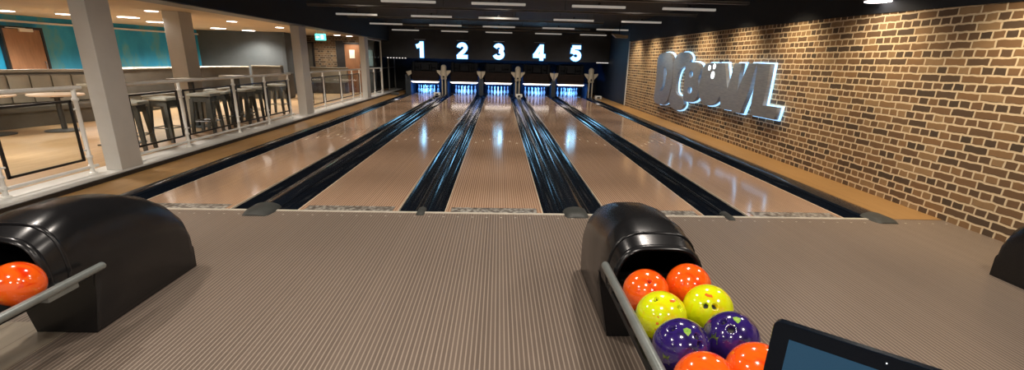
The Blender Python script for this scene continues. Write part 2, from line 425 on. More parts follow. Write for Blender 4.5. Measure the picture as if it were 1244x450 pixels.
# dividers between the lanes
def divider(x0, x1, raised, label, endw=None, endlen=.2):
    cx = (x0 + x1) / 2; w = x1 - x0
    root = empty('lane_divider', (cx, 0, 0), label, 'lane divider', 'lane dividers')
    n = 12
    def rr(y, k=1.):
        return [(-w/2 + w*j/n, y, (-.004 + raised * math.sin(PI*j/n)**.55 * k)) for j in range(n + 1)] + [(w/2, y, -.11), (-w/2, y, -.11)]
    b = MB(); b.loft([rr(.1), rr(17.8)]); b.build('capping', 'cap', root, True, 40)
    ew = endw or w
    def er(y, k):
        return [(-ew/2*(.7+.3*k) + ew*(.7+.3*k)*j/n, y, (.0 + (raised + .012) * math.sin(PI*j/n)**.45 * k)) for j in range(n + 1)] + [(ew/2*(.7+.3*k), y, -.0), (-ew/2*(.7+.3*k), y, -.0)]
    b = MB(); b.loft([er(-endlen, .25), er(-endlen*.75, .75), er(-endlen*.4, 1.), er(.12, 1.)]); tag(b.build('end_cap', 'endcap', root, True, 50), 'matt grey end cap')
    return root
e = W/2 + GW
divider(LC[0] + e, LC[1] - e, .045, 'wide black ball-return capping between lanes one and two', .30, .2)
divider(LC[1] + e, LC[2] - e, .018, 'narrow black capping between lanes two and three', .09, .1)
divider(LC[2] + e, LC[3] - e, .045, 'wide black ball-return capping between lanes three and four', .26, .12)
divider(LC[3] + e, LC[4] - e, .018, 'narrow black capping between lanes four and five', .09, .12)
divider(LC[4] + e, 4.36, .035, 'black edge capping between lane five and the oak strip by the brick wall', .26, .16)
divider(-4.28, LC[0] - e, .03, 'black edge capping between lane one and the oak strip by the balustrade', .19, .1)

# pins
prof = [(.0255, 0), (.028, .01), (.045, .057), (.0583, .095), (.0605, .114), (.0560, .150), (.0445, .185), (.031, .222), (.0235, .254), (.0232, .275), (.0275, .305), (.0323, .335), (.0305, .355), (.021, .373), (.006, .381)]
b = MB(); b.lathe(prof, n=20); pin0 = b.build('bowling_pin', 'pin', None, True, 60)
b = MB(); b.lathe([(.0290, .236), (.0262, .244), (.0262, .252), (.0262, .253)], n=20); band = b.build('pin_band', 'pin_red', pin0, True, 60)
used = False
where = {(0, 0): 'head pin at the front', (1, 0): 'second row, left', (1, 1): 'second row, right', (2, 0): 'third row, left', (2, 1): 'third row, middle', (2, 2): 'third row, right',
         (3, 0): 'back row, far left', (3, 1): 'back row, inner left', (3, 2): 'back row, inner right', (3, 3): 'back row, far right'}
for i, cx in enumerate(LC):
    for r in range(4):
        for q in range(r + 1):
            o = pin0 if not used else copy_tree(pin0); used = True
            o.location = (cx + (q - r/2) * .3048, 18.29 + r * .264, .0)
            tag(o, 'white bowling pin of lane %s, %s of the rack' % (nm[i], where[(r, q)]), 'bowling pin', 'pins at the end of lane ' + nm[i])

# pinsetters
px_off = [-.00, -.03, .01, .07, .02]
for i, cx in enumerate(LC):
    root = empty('pinsetter', (cx, 18.0, 0), 'dark pinsetter above the blue-lit pins of lane ' + nm[i], 'pinsetter', 'pinsetters')
    w = W/2 + .1
    b = MB(); b.box(-w, w, .02, .3, .66, 1.02, bev=.03); b.box(-w+.05, w-.05, .0, .04, .60, .68, bev=.01); b.build('sweep_cover', 'setter_brown', root)
    b = MB(); b.box(-w, w, .25, .9, 1.0, 1.40, bev=.04)
    for s in (-1, 1):
        b.box(s*.52 - .05, s*.52 + .05, .1, .24, 1.0, 1.42, bev=.02); b.box(s*.25-.02, s*.25+.02, .12, .26, 1.05, 1.38)
    b.box(-.18, .18, .12, .25, 1.05, 1.3, bev=.02); b.tube((-w, .16, 1.2), (w, .16, 1.2), .02)
    b.build('machine_frame', 'setter', root)
    b = MB(); b.box(-w + .05, w - .05, -.03, .02, .515, .575, bev=.01); b.box(-w, -w+.06, -.03, .02, .55, .575); b.box(w-.06, w, -.03, .02, .55, .575); b.build('light_bar', 'bar_light', root)
    b = MB(); b.box(-w, w, 1.64, 1.70, -.08, 1.1); b.build('pit_curtain', 'pit', root)
for x, lab in [((LC[i] + LC[i+1])/2, 'dark blue partition between the pins of lanes %s and %s' % (nm[i], nm[i+1])) for i in range(4)] + [(LC[4] + .80, 'dark blue partition right of the lane five pins')]:
    b = MB(); hw = .04 if x < LC[4] else .018
    if abs(x - (LC[0]+LC[1])/2) < .01 or abs(x - (LC[2]+LC[3])/2) < .01: hw = .13
    b.box(x - hw, x + hw, 17.98, 19.5, -.12, .60, bev=.006); tag(b.build('pin_partition', 'kick'), lab, 'partition', 'partitions between the pin decks')

# posts standing between the pinsetters
def setter_post(cx, label, big=True, box=0):
    root = empty('ball_return_post', (cx, 17.85, 0), label, 'post', 'posts between the pinsetters')
    if big:
        b = MB(); b.tube((0, 0, .74), (0, .03, 1.20), .115, .125, n=20); b.ball((0, .03, 1.20), .125, n=20); b.box(-.13, .13, -.06, .08, .68, .80, bev=.03); b.build('post_head', 'post_beige', root, True, 50)
        for s in (-1, 1):
            b = MB(); b.loft([[(s*.13, -.02, 1.06), (s*.31, -.02, 1.08), (s*.30, -.02, 1.0), (s*.13, -.02, .80)], [(s*.13, .04, 1.06), (s*.31, .04, 1.08), (s*.30, .04, 1.0), (s*.13, .04, .80)]]); b.build('post_wing', 'post_beige', root)
        for s in (-1, 1):
            b = MB(); b.box(s*.075 - .022, s*.075 + .022, -.04, .03, .0, .72, bev=.004); b.build('leg', 'post_beige', root)
        b = MB(); b.ball((0, -.1, .80), .045, n=12); b.build('head_hole', 'frame', root, True)
    else:
        for s in (-1, 1):
            b = MB(); b.loft([[(s*.01, -.05, 1.06), (s*.19, -.05, 1.07), (s*.17, -.05, .95), (s*.02, -.05, .72)], [(s*.01, .03, 1.06), (s*.19, .03, 1.07), (s*.17, .03, .95), (s*.02, .03, .72)]]); b.build('post_wing', 'post_beige', root)
        b = MB(); b.box(-.10, .10, -.0, .08, 0, .74, bev=.02); b.build('post_column', 'kick', root)
    if box:
        b = MB(); b.box(box - .15, box + .15, -.55, -.38, .0, .14, bev=.03); b.box(box - .06, box + .06, -.56, -.54, .03, .09, mi=1); tag(b.build('sensor_box', ['white_plastic', 'frame'], root), 'white sensor box')
g = lambda i: (LC[i] + LC[i+1]) / 2
setter_post(g(0) - .02, 'tall beige two-legged post with rounded head between lanes one and two', True, -.26)
setter_post(g(1), 'slim dark post with small pale wings between lanes two and three', False)
setter_post(g(2), 'tall beige two-legged post with rounded head between lanes three and four', True, .06)
setter_post(g(3) - .02, 'slim dark post with small pale wings between lanes four and five', False)
setter_post(LC[4] + .90, 'tall beige two-legged post right of lane five', True, .30)
# left outer kickback of lane one
root = empty('kickback_unit', (-4.05, 18.0, 0), 'dark side unit with pale bracket left of the lane one pins', 'machine panel')
b = MB(); b.box(-.16, .08, -.1, 1.5, -.1, .85, bev=.01); b.build('side_panel', 'kick', root)
b = MB(); b.loft([[(-.10, -.14, .98), (.12, -.14, 1.04), (.14, -.14, .9), (.0, -.14, .80)], [(-.10, -.06, .98), (.12, -.06, 1.04), (.14, -.06, .9), (.0, -.06, .80)]]); b.box(-.04, 0, -.1, -.06, .7, .9); b.build('bracket', 'post_beige', root)
b = MB(); b.box(-4.67, -4.35, 16.9, 17.06, .004, .12, bev=.03); tag(b.build('sensor_box', 'endcap'), 'small grey box on the oak strip before the far railing', 'box')
# bead strips under both ends of the masking panel
for x0, x1, lab in ((-5.0, -4.12, 'row of small white lamps under the masking panel, left of lane one'), (4.42, 5.0, 'row of small white lamps under the masking panel, right of lane five')):
    root = empty('lamp_strip', ((x0+x1)/2, 17.98, 1.56), lab, 'lamp strip')
    h = (x1 - x0)/2
    b = MB(); b.box(-h, h, -.02, .02, -.02, .02); b.build('housing', 'tabledark', root)
    n = 7
    for j in range(n):
        b = MB(); xx = -h + .05 + (2*h - .1)*j/(n-1); b.box(xx-.03, xx+.03, -.035, -.018, -.016, .016, bev=.004); b.build('lamp', 'bead', root)

# lane numbers
def arcp(cx, cz, rx, rz, a0, a1, n=14): return [(cx + rx*math.cos(R(a0 + (a1-a0)*j/n)), cz + rz*math.sin(R(a0 + (a1-a0)*j/n))) for j in range(n + 1)]
DIG = [[[(.07, -.335), (.07, .335)], [(.03, .22), (-.05, .165), (-.16, .13)]],
       [arcp(.0, .125, .155, .135, 175, -20, 10) + [(.07, -.02), (-.10, -.17), (-.17, -.257)], [(-.235, -.262), (.235, -.262)]],
       [arcp(-.01, .13, .155, .128, 165, -75, 10), arcp(-.01, -.125, .175, .135, 80, -168, 12)],
       [[(.07, .27), (-.20, -.13)], [(-.27, -.145), (.27, -.145)], [(.10, -.335), (.10, .335)]],
       [[(.215, .262), (-.16, .262)], [(-.125, .22), (-.155, -.005)], arcp(-.0, -.10, .17, .155, 135, -160, 12)]]
def stroke_digit(name, paths, w, d, y, m, root):
    """each path swept as one mitred flat bar with real depth; the front glows"""
    b = MB(); ext = max(0, w - .155) / 2
    for p in paths:
        P = [Vector((x, 0, z)) for x, z in p]; k = len(P); rings = []
        P[0] = P[0] - (P[1] - P[0]).normalized() * ext; P[-1] = P[-1] + (P[-1] - P[-2]).normalized() * ext
        for j in range(k):
            d0 = (P[j] - P[j-1]).normalized() if j else None; d1 = (P[j+1] - P[j]).normalized() if j < k - 1 else None
            if d0 is None: d0 = d1
            if d1 is None: d1 = d0
            t = (d0 + d1).normalized(); n = Vector((-t.z, 0, t.x)); s = w/2 / max(.35, n.dot(Vector((-d0.z, 0, d0.x))))
            a_, c_ = P[j] + n*s, P[j] - n*s
            rings.append([(a_.x, y - d/2, a_.z), (c_.x, y - d/2, c_.z), (c_.x, y + d/2, c_.z), (a_.x, y + d/2, a_.z)])
        b.loft(rings)
    for f in b.b.faces:
        f.normal_update(); f.material_index = 0 if abs(f.normal.y) > .9 and f.calc_center_median().y < y else 1
    return b.build(name, [m, 'digit_edge'], root)
digx = [-3.50, -1.63, .01, 1.83, 3.47]
for i, x in enumerate(digx):
    root = empty('lane_number', (x, 17.985, 1.935), 'glowing white lane number %d on the dark masking panel' % (i+1), 'lane number', 'lane numbers')
    tag(stroke_digit('glow_edge', DIG[i], .20, .03, -.0, 'digit_edge', root), 'blue glowing rim')
    stroke_digit('digit_face', DIG[i], .155, .03, -.03, 'digit', root)
    b = MB(); b.box(-.24, .24, -.05, .014, .42, .435); b.build('glow_ledge', 'steel', root)  # steel lip added so the digit glow reflects as a line
# ------------------------------------------------------------------ balustrade
def rail_bay(y0, y1, posts, label, zt=1.13):
    root = empty('balustrade', (RX, (y0+y1)/2, ZS), label, 'railing', 'railings along the seating platform')
    k = (y0 + y1)/2
    L = lambda y: y - k
    h = zt - ZS
    b = MB(); b.tube((0, L(y0), h), (0, L(y1), h), .026, n=14); b.ball((0, L(y0), h), .026, n=12); b.ball((0, L(y1), h), .026, n=12); b.build('top_rail', 'rail', root, True)
    b = MB(); b.tube((0, L(y0), .085), (0, L(y1), .085), .019, n=12); b.build('bottom_rail', 'rail', root, True)
    for p in posts:
        b = MB(); b.lathe([(.045, 0), (.045, .012), (.024, .02), (.024, .075), (.034, .08), (.034, .11), (.024, .115), (.024, .19), (.036, .20), (.036, .225), (.024, .235), (.024, h - .16), (.036, h - .15), (.038, h - .135), (.036, h - .12), (.024, h - .11), (.024, h)], n=16)
        o = b.build('post', 'rail', root, True, 50); o.location = (0, L(p), 0)
    ends = sorted(set(posts))
    for a, c in zip(ends, ends[1:]):
        a2, c2 = L(a) + .075, L(c) - .075
        b = MB(); t = .011
        b.box(-t, t, a2, c2, .885, .912); b.box(-t, t, a2, c2, .175, .20); b.box(-t, t, a2, a2 + .028, .175, .912); b.box(-t, t, c2 - .028, c2, .175, .912)
        f = b.build('infill_frame', 'frame', root)
        b = MB(); b.box(-.003, .003, a2 + .027, c2 - .027, .199, .886); b.build('glass_pane', 'glass', f)
        b = MB()
        for yy, sg in ((a2, -1), (c2, 1)):
            for zz in (.30, .80): b.tube((0, yy, zz), (0, yy + sg*.055, zz), .012, n=8)
        b.build('clamps', 'rail', f)
    return root
rail_bay(-2.2, 1.30, [-2.1, .06, 1.20], 'nearest silver balustrade bay left of the big grey column')
rail_bay(1.90, 7.55, [1.98, 3.20, 4.85, 6.15, 7.38], 'long silver balustrade bay with the bar stools behind it')
rail_bay(8.75, 13.85, [8.85, 9.85, 11.45, 12.75, 13.70], 'silver balustrade bay in front of the corridor doors')
bay3 = rail_bay(14.5, 17.20, [14.6, 15.85, 17.1], 'far balustrade bay with tall pale framed glass screen, past the last grey column')
# tall frame and the two far posts
root = bay3
k = 15.9 - bay3.location.y
b = MB(); b.box(-.03, .03, 1.34 + k, 1.40 + k, 0, 2.18); b.box(-.03, .03, -1.36 + k, 1.34 + k, 2.13, 2.18); b.build('tall_frame', 'rail', root)
b = MB(); b.box(-.004, .004, -1.3 + k, 1.34 + k, 1.09, 2.13); b.build('upper_glass_pane', 'glass', root)
root = empty('far_railing', (RX, 19.2, 0), 'dim far railing with two tall posts beside the pit of lane one', 'railing')
b = MB(); b.tube((0, -.55, 0), (0, -.55, 1.54), .03, n=10); b.build('post', 'tray', root, True)
b = MB(); b.tube((0, .85, 0), (0, .85, 1.50), .03, n=10); b.build('post', 'tray', root, True)
b = MB(); b.tube((0, -.62, .14), (0, 1.0, .14), .022, n=10); b.tube((0, -1.7, 1.12), (0, 1.0, 1.12), .018, n=10); b.build('cross_rails', 'tray', root, True)
b = MB(); b.box(-5.70, -5.36, 16.90, 16.93, 1.2, 1.85); o = b.build('wall_notice', 'bluegrey'); o.data.materials[0] = M['notice']; tag(o, 'dim blue-grey notice panel seen through the glass screen', 'notice panel')

# ------------------------------------------------------------------ seating furniture
def pedestal_table(x, y, top, rad, label, m='tabletop', n_=4):
    root = empty('pedestal_table', (x, y, ZS), label, 'table', 'round pedestal tables')
    h = top - ZS
    b = MB(); b.lathe([(rad - .02, h - .035), (rad, h - .028), (rad, h - .006), (rad - .006, h)], n=40); b.build('tabletop', m, root, True, 30)
    b = MB(); b.lathe([(.045, .02), (.045, h - .08), (.10, h - .075), (.10, h - .034)], n=16); b.build('pedestal', 'tabledark', root, True, 30)
    b = MB(); b.lathe([(.30, 0), (.30, .012), (.20, .022), (.05, .035)], n=28); b.build('base', 'tabledark', root, True, 30)
pedestal_table(-8.32, 4.66, .77, .42, 'round table with pale wooden top, in front of the paneled booth by the door')
pedestal_table(-9.02, 4.02, .77, .42, 'round table at the left edge in front of the paneled booth')
def high_table(x, y, label, w=.30, top=1.06):
    root = empty('high_table', (x, y, ZS), label, 'high table', 'high tables along the balustrade')
    h = top - ZS
    b = MB(); b.box(-w, w, -w, w, h - .04, h, bev=.008); b.build('tabletop', 'taupe_light', root)
    b = MB(); b.box(-.04, .04, -.04, .04, .01, h - .04); b.build('pedestal', 'tabledark', root)
    b = MB(); b.box(-.24, .24, -.24, .24, 0, .018, bev=.005); b.build('base', 'tabledark', root)
def make_stool(x, y, rz, label):
    root = empty('bar_stool', (x, y, ZS), label, 'bar stool', 'bar stools along the balustrade'); root.rotation_euler.z = rz
    b = MB(); b.box(-.215, .215, -.215, .215, .705, .755, bev=.02); b.build('seat', 'stool_seat', root, True, 60)
    b = MB(); b.box(-.17, .17, -.17, .17, .60, .715, bev=.01); b.build('seat_frame', 'stool_leg', root)
    for sx in (-1, 1):
        for sy in (-1, 1):
            b = MB(); r = lambda z, x_, y_, w_: [(x_-w_, y_-w_, z), (x_+w_, y_-w_, z), (x_+w_, y_+w_, z), (x_-w_, y_+w_, z)]
            b.loft([r(0, sx*.19, sy*.19, .024), r(.66, sx*.15, sy*.15, .034)]); b.build('leg', 'stool_leg', root)
    b = MB()
    for s in (-1, 1):
        b.tube((-.17, s*.175, .24), (.17, s*.175, .24), .010, n=8); b.tube((s*.175, -.17, .24), (s*.175, .17, .24), .010, n=8)
    b.build('footrest', 'steel', root)
    return root
sts = [(-5.68, 2.82, .25, 'cream-topped bar stool just right of the nearest grey column'),
       (-5.72, 3.72, -.1, 'cream-topped bar stool behind the first railing post past the nearest column'),
       (-5.62, 4.72, .1, 'cream-topped bar stool in front of the inner grey column, left of the second table'),
       (-5.70, 5.35, .2, 'cream-topped bar stool pushed close to the second high table'),
       (-5.60, 6.12, 0, 'cream-topped bar stool left of the third high table pedestal'),
       (-5.72, 6.95, .15, 'cream-topped bar stool right of the third high table pedestal'),
       (-5.80, 8.35, 0, 'farthest cream-topped bar stool, left of the column by the exit sign')]
for i, (x, y, rz, lab) in enumerate(sts):
    if i == 0: st0 = make_stool(x, y, rz, lab)
    else:
        o = copy_tree(st0); o.location = (x, y, ZS); o.rotation_euler.z = rz; o['label'] = lab
high_table(-6.28, 3.35, 'high table beside the nearest grey column, its dark pedestal between two stools')
high_table(-6.35, 5.6, 'high table seen above the middle of the long balustrade bay')
high_table(-6.4, 7.55, 'high table before the farthest bar stool', .28)

# upholstered booths along the teal wall
def booth(pts, label, hz=1.15, seat=True, m='taupe', panels=True):
    """pts: plan polyline of the back's rear face, room side to the left of travel"""
    c = pts[len(pts)//2]
    root = empty('booth_sofa', (c[0], c[1], ZS), label, 'booth sofa', 'upholstered booths')
    P = [Vector((x - c[0], y - c[1], 0)) for x, y in pts]
    nn = []
    for i in range(len(P)):
        a = P[max(0, i-1)]; d = (P[min(len(P)-1, i+1)] - a).normalized(); nn.append(Vector((d.y, -d.x, 0)))
    def strip(o0, o1, z0, z1, name, mm, bev=True):
        b = MB()
        prof = [(o0, z0), (o1, z0), (o1, z1 - .03), (o1 - .03, z1), (o0 + .03, z1), (o0, z1 - .03)] if bev else [(o0, z0), (o1, z0), (o1, z1), (o0, z1)]
        b.loft([[(p.x + n.x*o, p.y + n.y*o, z) for o, z in prof] for p, n in zip(P, nn)])
        return b.build(name, mm, root, True, 40)
    h = hz - ZS
    strip(0, .22, 0, h - .06, 'back_shell', 'taupe_dark', False)
    strip(-.02, .26, h - .055, h, 'back_rail', 'taupe' if panels else 'taupe_light')
    if seat:
        strip(.22, .74, .0, .30, 'plinth', 'taupe_dark', False)
        strip(.22, .78, .30, .42, 'seat_cushion', 'taupe_dark')
    if panels:
        # stitched back: one padded channel panel after another
        b = MB()
        for i in range(len(P) - 1):
            L = (P[i+1] - P[i]).length; n_ = max(1, round(L / .34))
            for q in range(n_):
                f0, f1 = q/n_ + .01, (q+1)/n_ - .01; rr = []
                for f in (f0, (f0*3+f1)/4, (f0+f1*3)/4, f1):
                    p = P[i].lerp(P[i+1], f); n = nn[i].lerp(nn[i+1], f)
                    o = .27 if f in (f0, f1) else .31
                    rr.append([(p.x + n.x*.22, p.y + n.y*.22, .44), (p.x + n.x*o, p.y + n.y*o, .44), (p.x + n.x*o, p.y + n.y*o, h - .12), (p.x + n.x*.22, p.y + n.y*.22, h - .10)])
                b.loft(rr)
        b.build('back_cushion', m, root, True, 30)
booth([(-10.15, 1.2), (-10.25, 2.6), (-10.2, 4.0), (-9.95, 5.3), (-9.55, 6.4), (-9.0, 7.2)], 'long curved taupe booth with stitched back below the blue wall door', 1.16)
booth([(-9.9, 8.0), (-9.95, 9.0), (-9.8, 10.2), (-9.55, 11.1)], 'plain dark taupe booth between the nearest grey column and the inner column', 1.16, panels=False)
booth([(-9.75, 11.35), (-9.7, 12.2), (-9.4, 13.0), (-8.95, 13.35)], 'dark taupe booth just right of the inner grey column', 1.16, panels=False)
booth([(-8.75, 13.2), (-8.3, 13.5), (-7.75, 13.5)], 'taupe booth end with tall pale back rail below the lit blue-grey wall', 1.20, panels=False)
b = MB(); b.box(-7.72, -7.45, 12.9, 13.6, ZS, .95, bev=.03); tag(b.build('planter_box', 'taupe_dark'), 'dark upholstered block at the end of the far booth', 'bench end')
# dim bench seen in the corridor
root = empty('corridor_bench', (-7.1, 16.3, ZS), 'dim grey high-backed bench in the brick corridor', 'bench')
b = MB(); b.box(-.75, .75, .1, .25, 0, 1.0, bev=.02); b.build('backrest', 'taupe', root)
b = MB(); b.box(-.75, .75, -.3, .1, .0, .45, bev=.03); b.build('seat', 'taupe_dark', root)
b = MB(); b.box(-.78, .78, .08, .27, 1.0, 1.04, bev=.01); b.build('back_rail', 'taupe_light', root)

# exit sign
root = empty('exit_sign', (-5.80, 12.0, 2.05), 'glowing green hanging exit sign under the seating ceiling', 'exit sign')
b = MB(); b.box(-.17, .17, -.02, .02, 0, .20, bev=.005); b.build('sign_panel', 'exit', root)
b = MB(); b.box(-.11, -.03, -.024, -.019, .08, .11); b.loft([[(-.15, -.024, .095), (-.10, -.024, .14), (-.10, -.024, .05)], [(-.15, -.020, .095), (-.10, -.020, .14), (-.10, -.020, .05)]])
b.box(.02, .10, -.024, -.019, .04, .16); b.build('arrow_pictogram', 'exit_mark', root)
b = MB(); b.tube((-.12, 0, .20), (-.12, 0, .33), .006, n=8); b.tube((.12, 0, .20), (.12, 0, .33), .006, n=8); b.box(-.14, .14, -.02, .02, .315, .33); b.build('hanger', 'white_plastic', root)

# ------------------------------------------------------------------ sign on the brick wall
SIGN = {
    'D': ([(10.091, 0.461), (10.171, 0.676), (10.149, 0.97), (10.144, 1.306), (10.204, 1.637), (10.165, 1.787), (9.932, 1.868), (9.501, 1.898), (9.167, 1.867), (8.949, 1.787), (8.829, 1.64), (8.732, 1.34), (8.726, 1.036), (8.827, 0.72), (8.961, 0.552), (9.303, 0.455), (9.753, 0.426)], [[(9.551, 1.525), (9.311, 1.461), (9.233, 1.328), (9.25, 1.102), (9.363, 0.859), (9.668, 0.785), (9.635, 0.862), (9.458, 0.956), (9.472, 1.231)]]),
    'C': ([(8.889, 0.626), (8.919, 0.893), (8.885, 1.249), (8.821, 1.511), (8.742, 1.726), (8.576, 1.83), (8.194, 1.886), (7.848, 1.857), (7.633, 1.753), (7.659, 1.644), (7.849, 1.547), (8.093, 1.512), (8.29, 1.455), (8.409, 1.306), (8.458, 1.091), (8.409, 0.887), (8.221, 0.792), (7.969, 0.779), (7.746, 0.691), (7.66, 0.586), (7.764, 0.481), (8.076, 0.396), (8.441, 0.405), (8.73, 0.494)], []),
    'B': ([(7.791, 0.75), (7.797, 1.12), (7.85, 1.362), (7.866, 1.595), (7.593, 1.644), (7.134, 1.63), (6.91, 1.564), (6.839, 1.394), (6.957, 1.252), (6.877, 1.141), (6.834, 0.858), (6.94, 0.753), (7.242, 0.678), (7.599, 0.674)], [[(7.543, 1.417), (7.346, 1.44), (7.269, 1.314), (7.428, 1.251), (7.546, 1.302)], [(7.524, 1.028), (7.283, 1.06), (7.211, 0.95), (7.313, 0.872), (7.507, 0.888)]]),
    'O': ([(6.794, 1.382), (6.744, 1.554), (6.542, 1.62), (6.195, 1.624), (5.966, 1.577), (5.833, 1.452), (5.705, 1.214), (5.644, 1.004), (5.715, 0.876), (5.855, 0.762), (6.158, 0.688), (6.459, 0.694), (6.683, 0.787), (6.853, 0.962), (6.878, 1.18)], []),
    'W': ([(5.963, 1.621), (5.616, 1.62), (5.486, 1.387), (5.327, 1.112), (5.241, 1.378), (5.167, 1.619), (4.875, 1.621), (4.896, 1.372), (4.879, 1.089), (4.743, 1.361), (4.6, 1.622), (4.303, 1.624), (4.421, 1.116), (4.622, 0.676), (4.976, 0.676), (5.004, 0.713), (5.087, 0.695), (5.506, 0.689), (5.717, 1.142)], []),
    'L': ([(4.291, 1.624), (3.843, 1.616), (3.847, 1.376), (3.858, 1.121), (3.871, 0.9), (3.382, 0.904), (3.424, 0.696), (4.282, 0.687), (4.292, 1.003), (4.288, 1.273)], []),
}
root = empty('wall_sign', (WALLX, 6.7, 1.1), 'brushed metal letters DC BOWL with white-blue backlight on the brick wall', 'wall sign')
# 2-D (y, z) -> world: local x -> -y so that the face looks to -x
T3 = lambda x: Matrix.Translation((x - WALLX, -6.7, -1.1)) @ Matrix(((0, 0, 1, 0), (1, 0, 0, 0), (0, 1, 0, 0), (0, 0, 0, 1)))
for i, (ch, (outer, holes)) in enumerate(SIGN.items()):
    if ch in 'DCBO': outer = smooth_pts(outer); holes = [smooth_pts(h) for h in holes]
    if sum(a[0]*b[1] - b[0]*a[1] for a, b in zip(outer, outer[1:] + outer[:1])) < 0: outer = outer[::-1]
    holes = [h[::-1] if sum(a[0]*b[1] - b[0]*a[1] for a, b in zip(h, h[1:] + h[:1])) > 0 else h for h in holes]
    xf = 4.822 + .018 * (i % 2)
    f = extrude_outline('letter', outer, holes, T3(xf), .08, 'sign_steel', root)
    extrude_outline('glow_panel', outer, holes, T3(4.895), .035, 'sign_glow', f, offset=.022)
    if ch == 'O':
        for (yy, zz, r) in ((6.40, 1.513, .058), (6.15, 1.547, .058), (6.174, 1.362, .08)):
            b = MB(); b.tube((xf - .048 - WALLX, yy - 6.7, zz - 1.1), (xf - .038 - WALLX, yy - 6.7, zz - 1.1), r, n=24); b.build('finger_hole', 'hole_white', f)

# ------------------------------------------------------------------ ceiling fittings
BX = [-4.08, -1.94, 0., 2.18, 4.17]
rows = [(6.42, 'nearest'), (10.15, 'second'), (13.95, 'third'), (17.75, 'farthest')]
colw = ['leftmost', 'second from the left', 'middle', 'second from the right', 'rightmost']
bat0 = None
for yi, (yy, rn) in enumerate(rows):
    for xi, x in enumerate(BX):
        if yi == 0 and xi == 0: continue
        lab = '%s slim white batten lamp in the %s row under the black ceiling' % (colw[xi], rn)
        if bat0 is None:
            root = empty('batten_lamp', (x, yy, 2.7), lab, 'ceiling lamp', 'batten lamps under the black ceiling')
            b = MB(); b.box(-.585, .585, -.035, .035, 0, .05, bev=.008); b.build('housing', 'batten', root)
            for sx in (-.4, .4):
                b = MB(); b.tube((sx, 0, .05), (sx, 0, .30), .004, n=6); b.build('hanger', 'frame', root)
            b = MB(); b.box(-.03, .03, -.02, .02, .05, .11); b.build('cable_box', 'frame', root)
            bat0 = root
        else:
            o = copy_tree(bat0); o.location = (x, yy, 2.7); o['label'] = lab
def tray(x0, x1, y, z, label, w=.045):
    root = empty('cable_tray', ((x0+x1)/2, y, z), label, 'cable tray', 'cable trays across the ceiling')
    h = (x1-x0)/2
    b = MB(); b.box(-h, h, -w, w, 0, .02); b.box(-h, h, -w, -w+.006, 0, .05); b.box(-h, h, w-.006, w, 0, .05); b.build('tray_channel', 'tray', root)
    for j in range(4):
        xx = -h + .3 + (2*h-.6)*j/3; b = MB(); b.tube((xx, 0, .02), (xx, 0, 3.0 - z), .005, n=6); b.build('hanger', 'frame', root)
tray(-4.57, 4.85, 7.72, 2.7, 'long grey cable tray behind the nearest row of batten lamps')
tray(-4.56, 3.2, 10.9, 2.7, 'long grey cable tray behind the second row of batten lamps')
tray(-3.9, 3.4, 14.3, 2.7, 'grey cable tray behind the third row of batten lamps')
tray(.2, 4.83, 5.1, 2.7, 'grey cable tray nearest the camera at the top right', .06)
tray(-3.6, 4.6, 17.3, 2.76, 'dim cable tray in front of the masking panel', .03)
root = empty('ceiling_speaker', (4.33, 13.5, 2.42), 'pale grey box hanging at the ceiling corner above lane five', 'ceiling box')
b = MB(); b.loft([[(-.28, -.12, .14), (.30, -.12, .10), (.30, -.12, 0), (-.12, -.12, .02)], [(-.28, .12, .14), (.30, .12, .10), (.30, .12, 0), (-.12, .12, .02)]]); b.build('housing', 'taupe_light', root)
b = MB(); b.tube((0, 0, .1), (0, 0, .58), .015, n=8); b.build('hanger', 'frame', root)

def downlight(x, y, z, label, r=.085, group='round downlights in the seating ceiling', e=26, colr=(1., .91, .80), size=150):
    root = empty('downlight', (x, y, z), label, 'downlight', group)
    b = MB(); b.lathe([(r + .02, -.012), (r + .02, 0), (r, 0), (r, -.010)], n=28); b.build('trim_ring', 'white_plastic', root, True, 30)
    b = MB(); b.lathe([(r, -.016), (r, -.004)], n=28); b.build('lens', 'lamp', root)
    l = bpy.data.lights.new('downlight_lamp', 'SPOT'); l.energy = e; l.color = colr; l.spot_size = R(size); l.spot_blend = .6; l.shadow_soft_size = r
    o = bpy.data.objects.new('downlight_lamp', l); C.objects.link(o); o.parent = root; o.location = (0, 0, -.03)
    return root
SL = [((-11.2, 7.15), 'round downlight at the top left corner before the blue wall', .13), ((-10.35, 7.75), 'round downlight above the blue wall door', .09),
      ((-9.2, 8.25), 'large round downlight right of the nearest column', .14), ((-9.7, 10.0), 'large round downlight left of the inner column', .13),
      ((-9.65, 11.3), 'small round downlight just right of the inner column', .08), ((-9.45, 12.75), 'large round downlight above the dark blue-grey wall', .14),
      ((-8.95, 13.8), 'large round downlight that washes the blue-grey wall', .13), ((-9.2, 3.4), 'added unseen downlight above the curved booth, out past the top left corner', .13), ((-6.9, 2.2), 'added unseen downlight above the floor behind the nearest balustrade bay', .13), ((-7.2, 0.2), 'added unseen downlight above the floor before the nearest balustrade bay', .13), ((-7.2, 6.1), 'small round downlight near the ceiling edge right of the nearest column', .075),  # the ones nearest the camera are added out of view to brighten the seating
      ((-6.98, 8.85), 'small round downlight near the ceiling edge above the inner booth', .075), ((-6.75, 11.2), 'small round downlight left of the third column', .075),
      ((-7.25, 16.2), 'small round corridor downlight left of the exit sign', .08), ((-6.45, 15.8), 'small round corridor downlight right of the exit sign', .08), ((-6.2, 16.6), 'bright corridor downlight above the brown door', .08)]
for (x, y), lab, r in SL: downlight(x, y, 2.378, lab, r*1.6, e=(90 if y > 15 else 300 if y < 4 else 500 if r > .1 else 230))
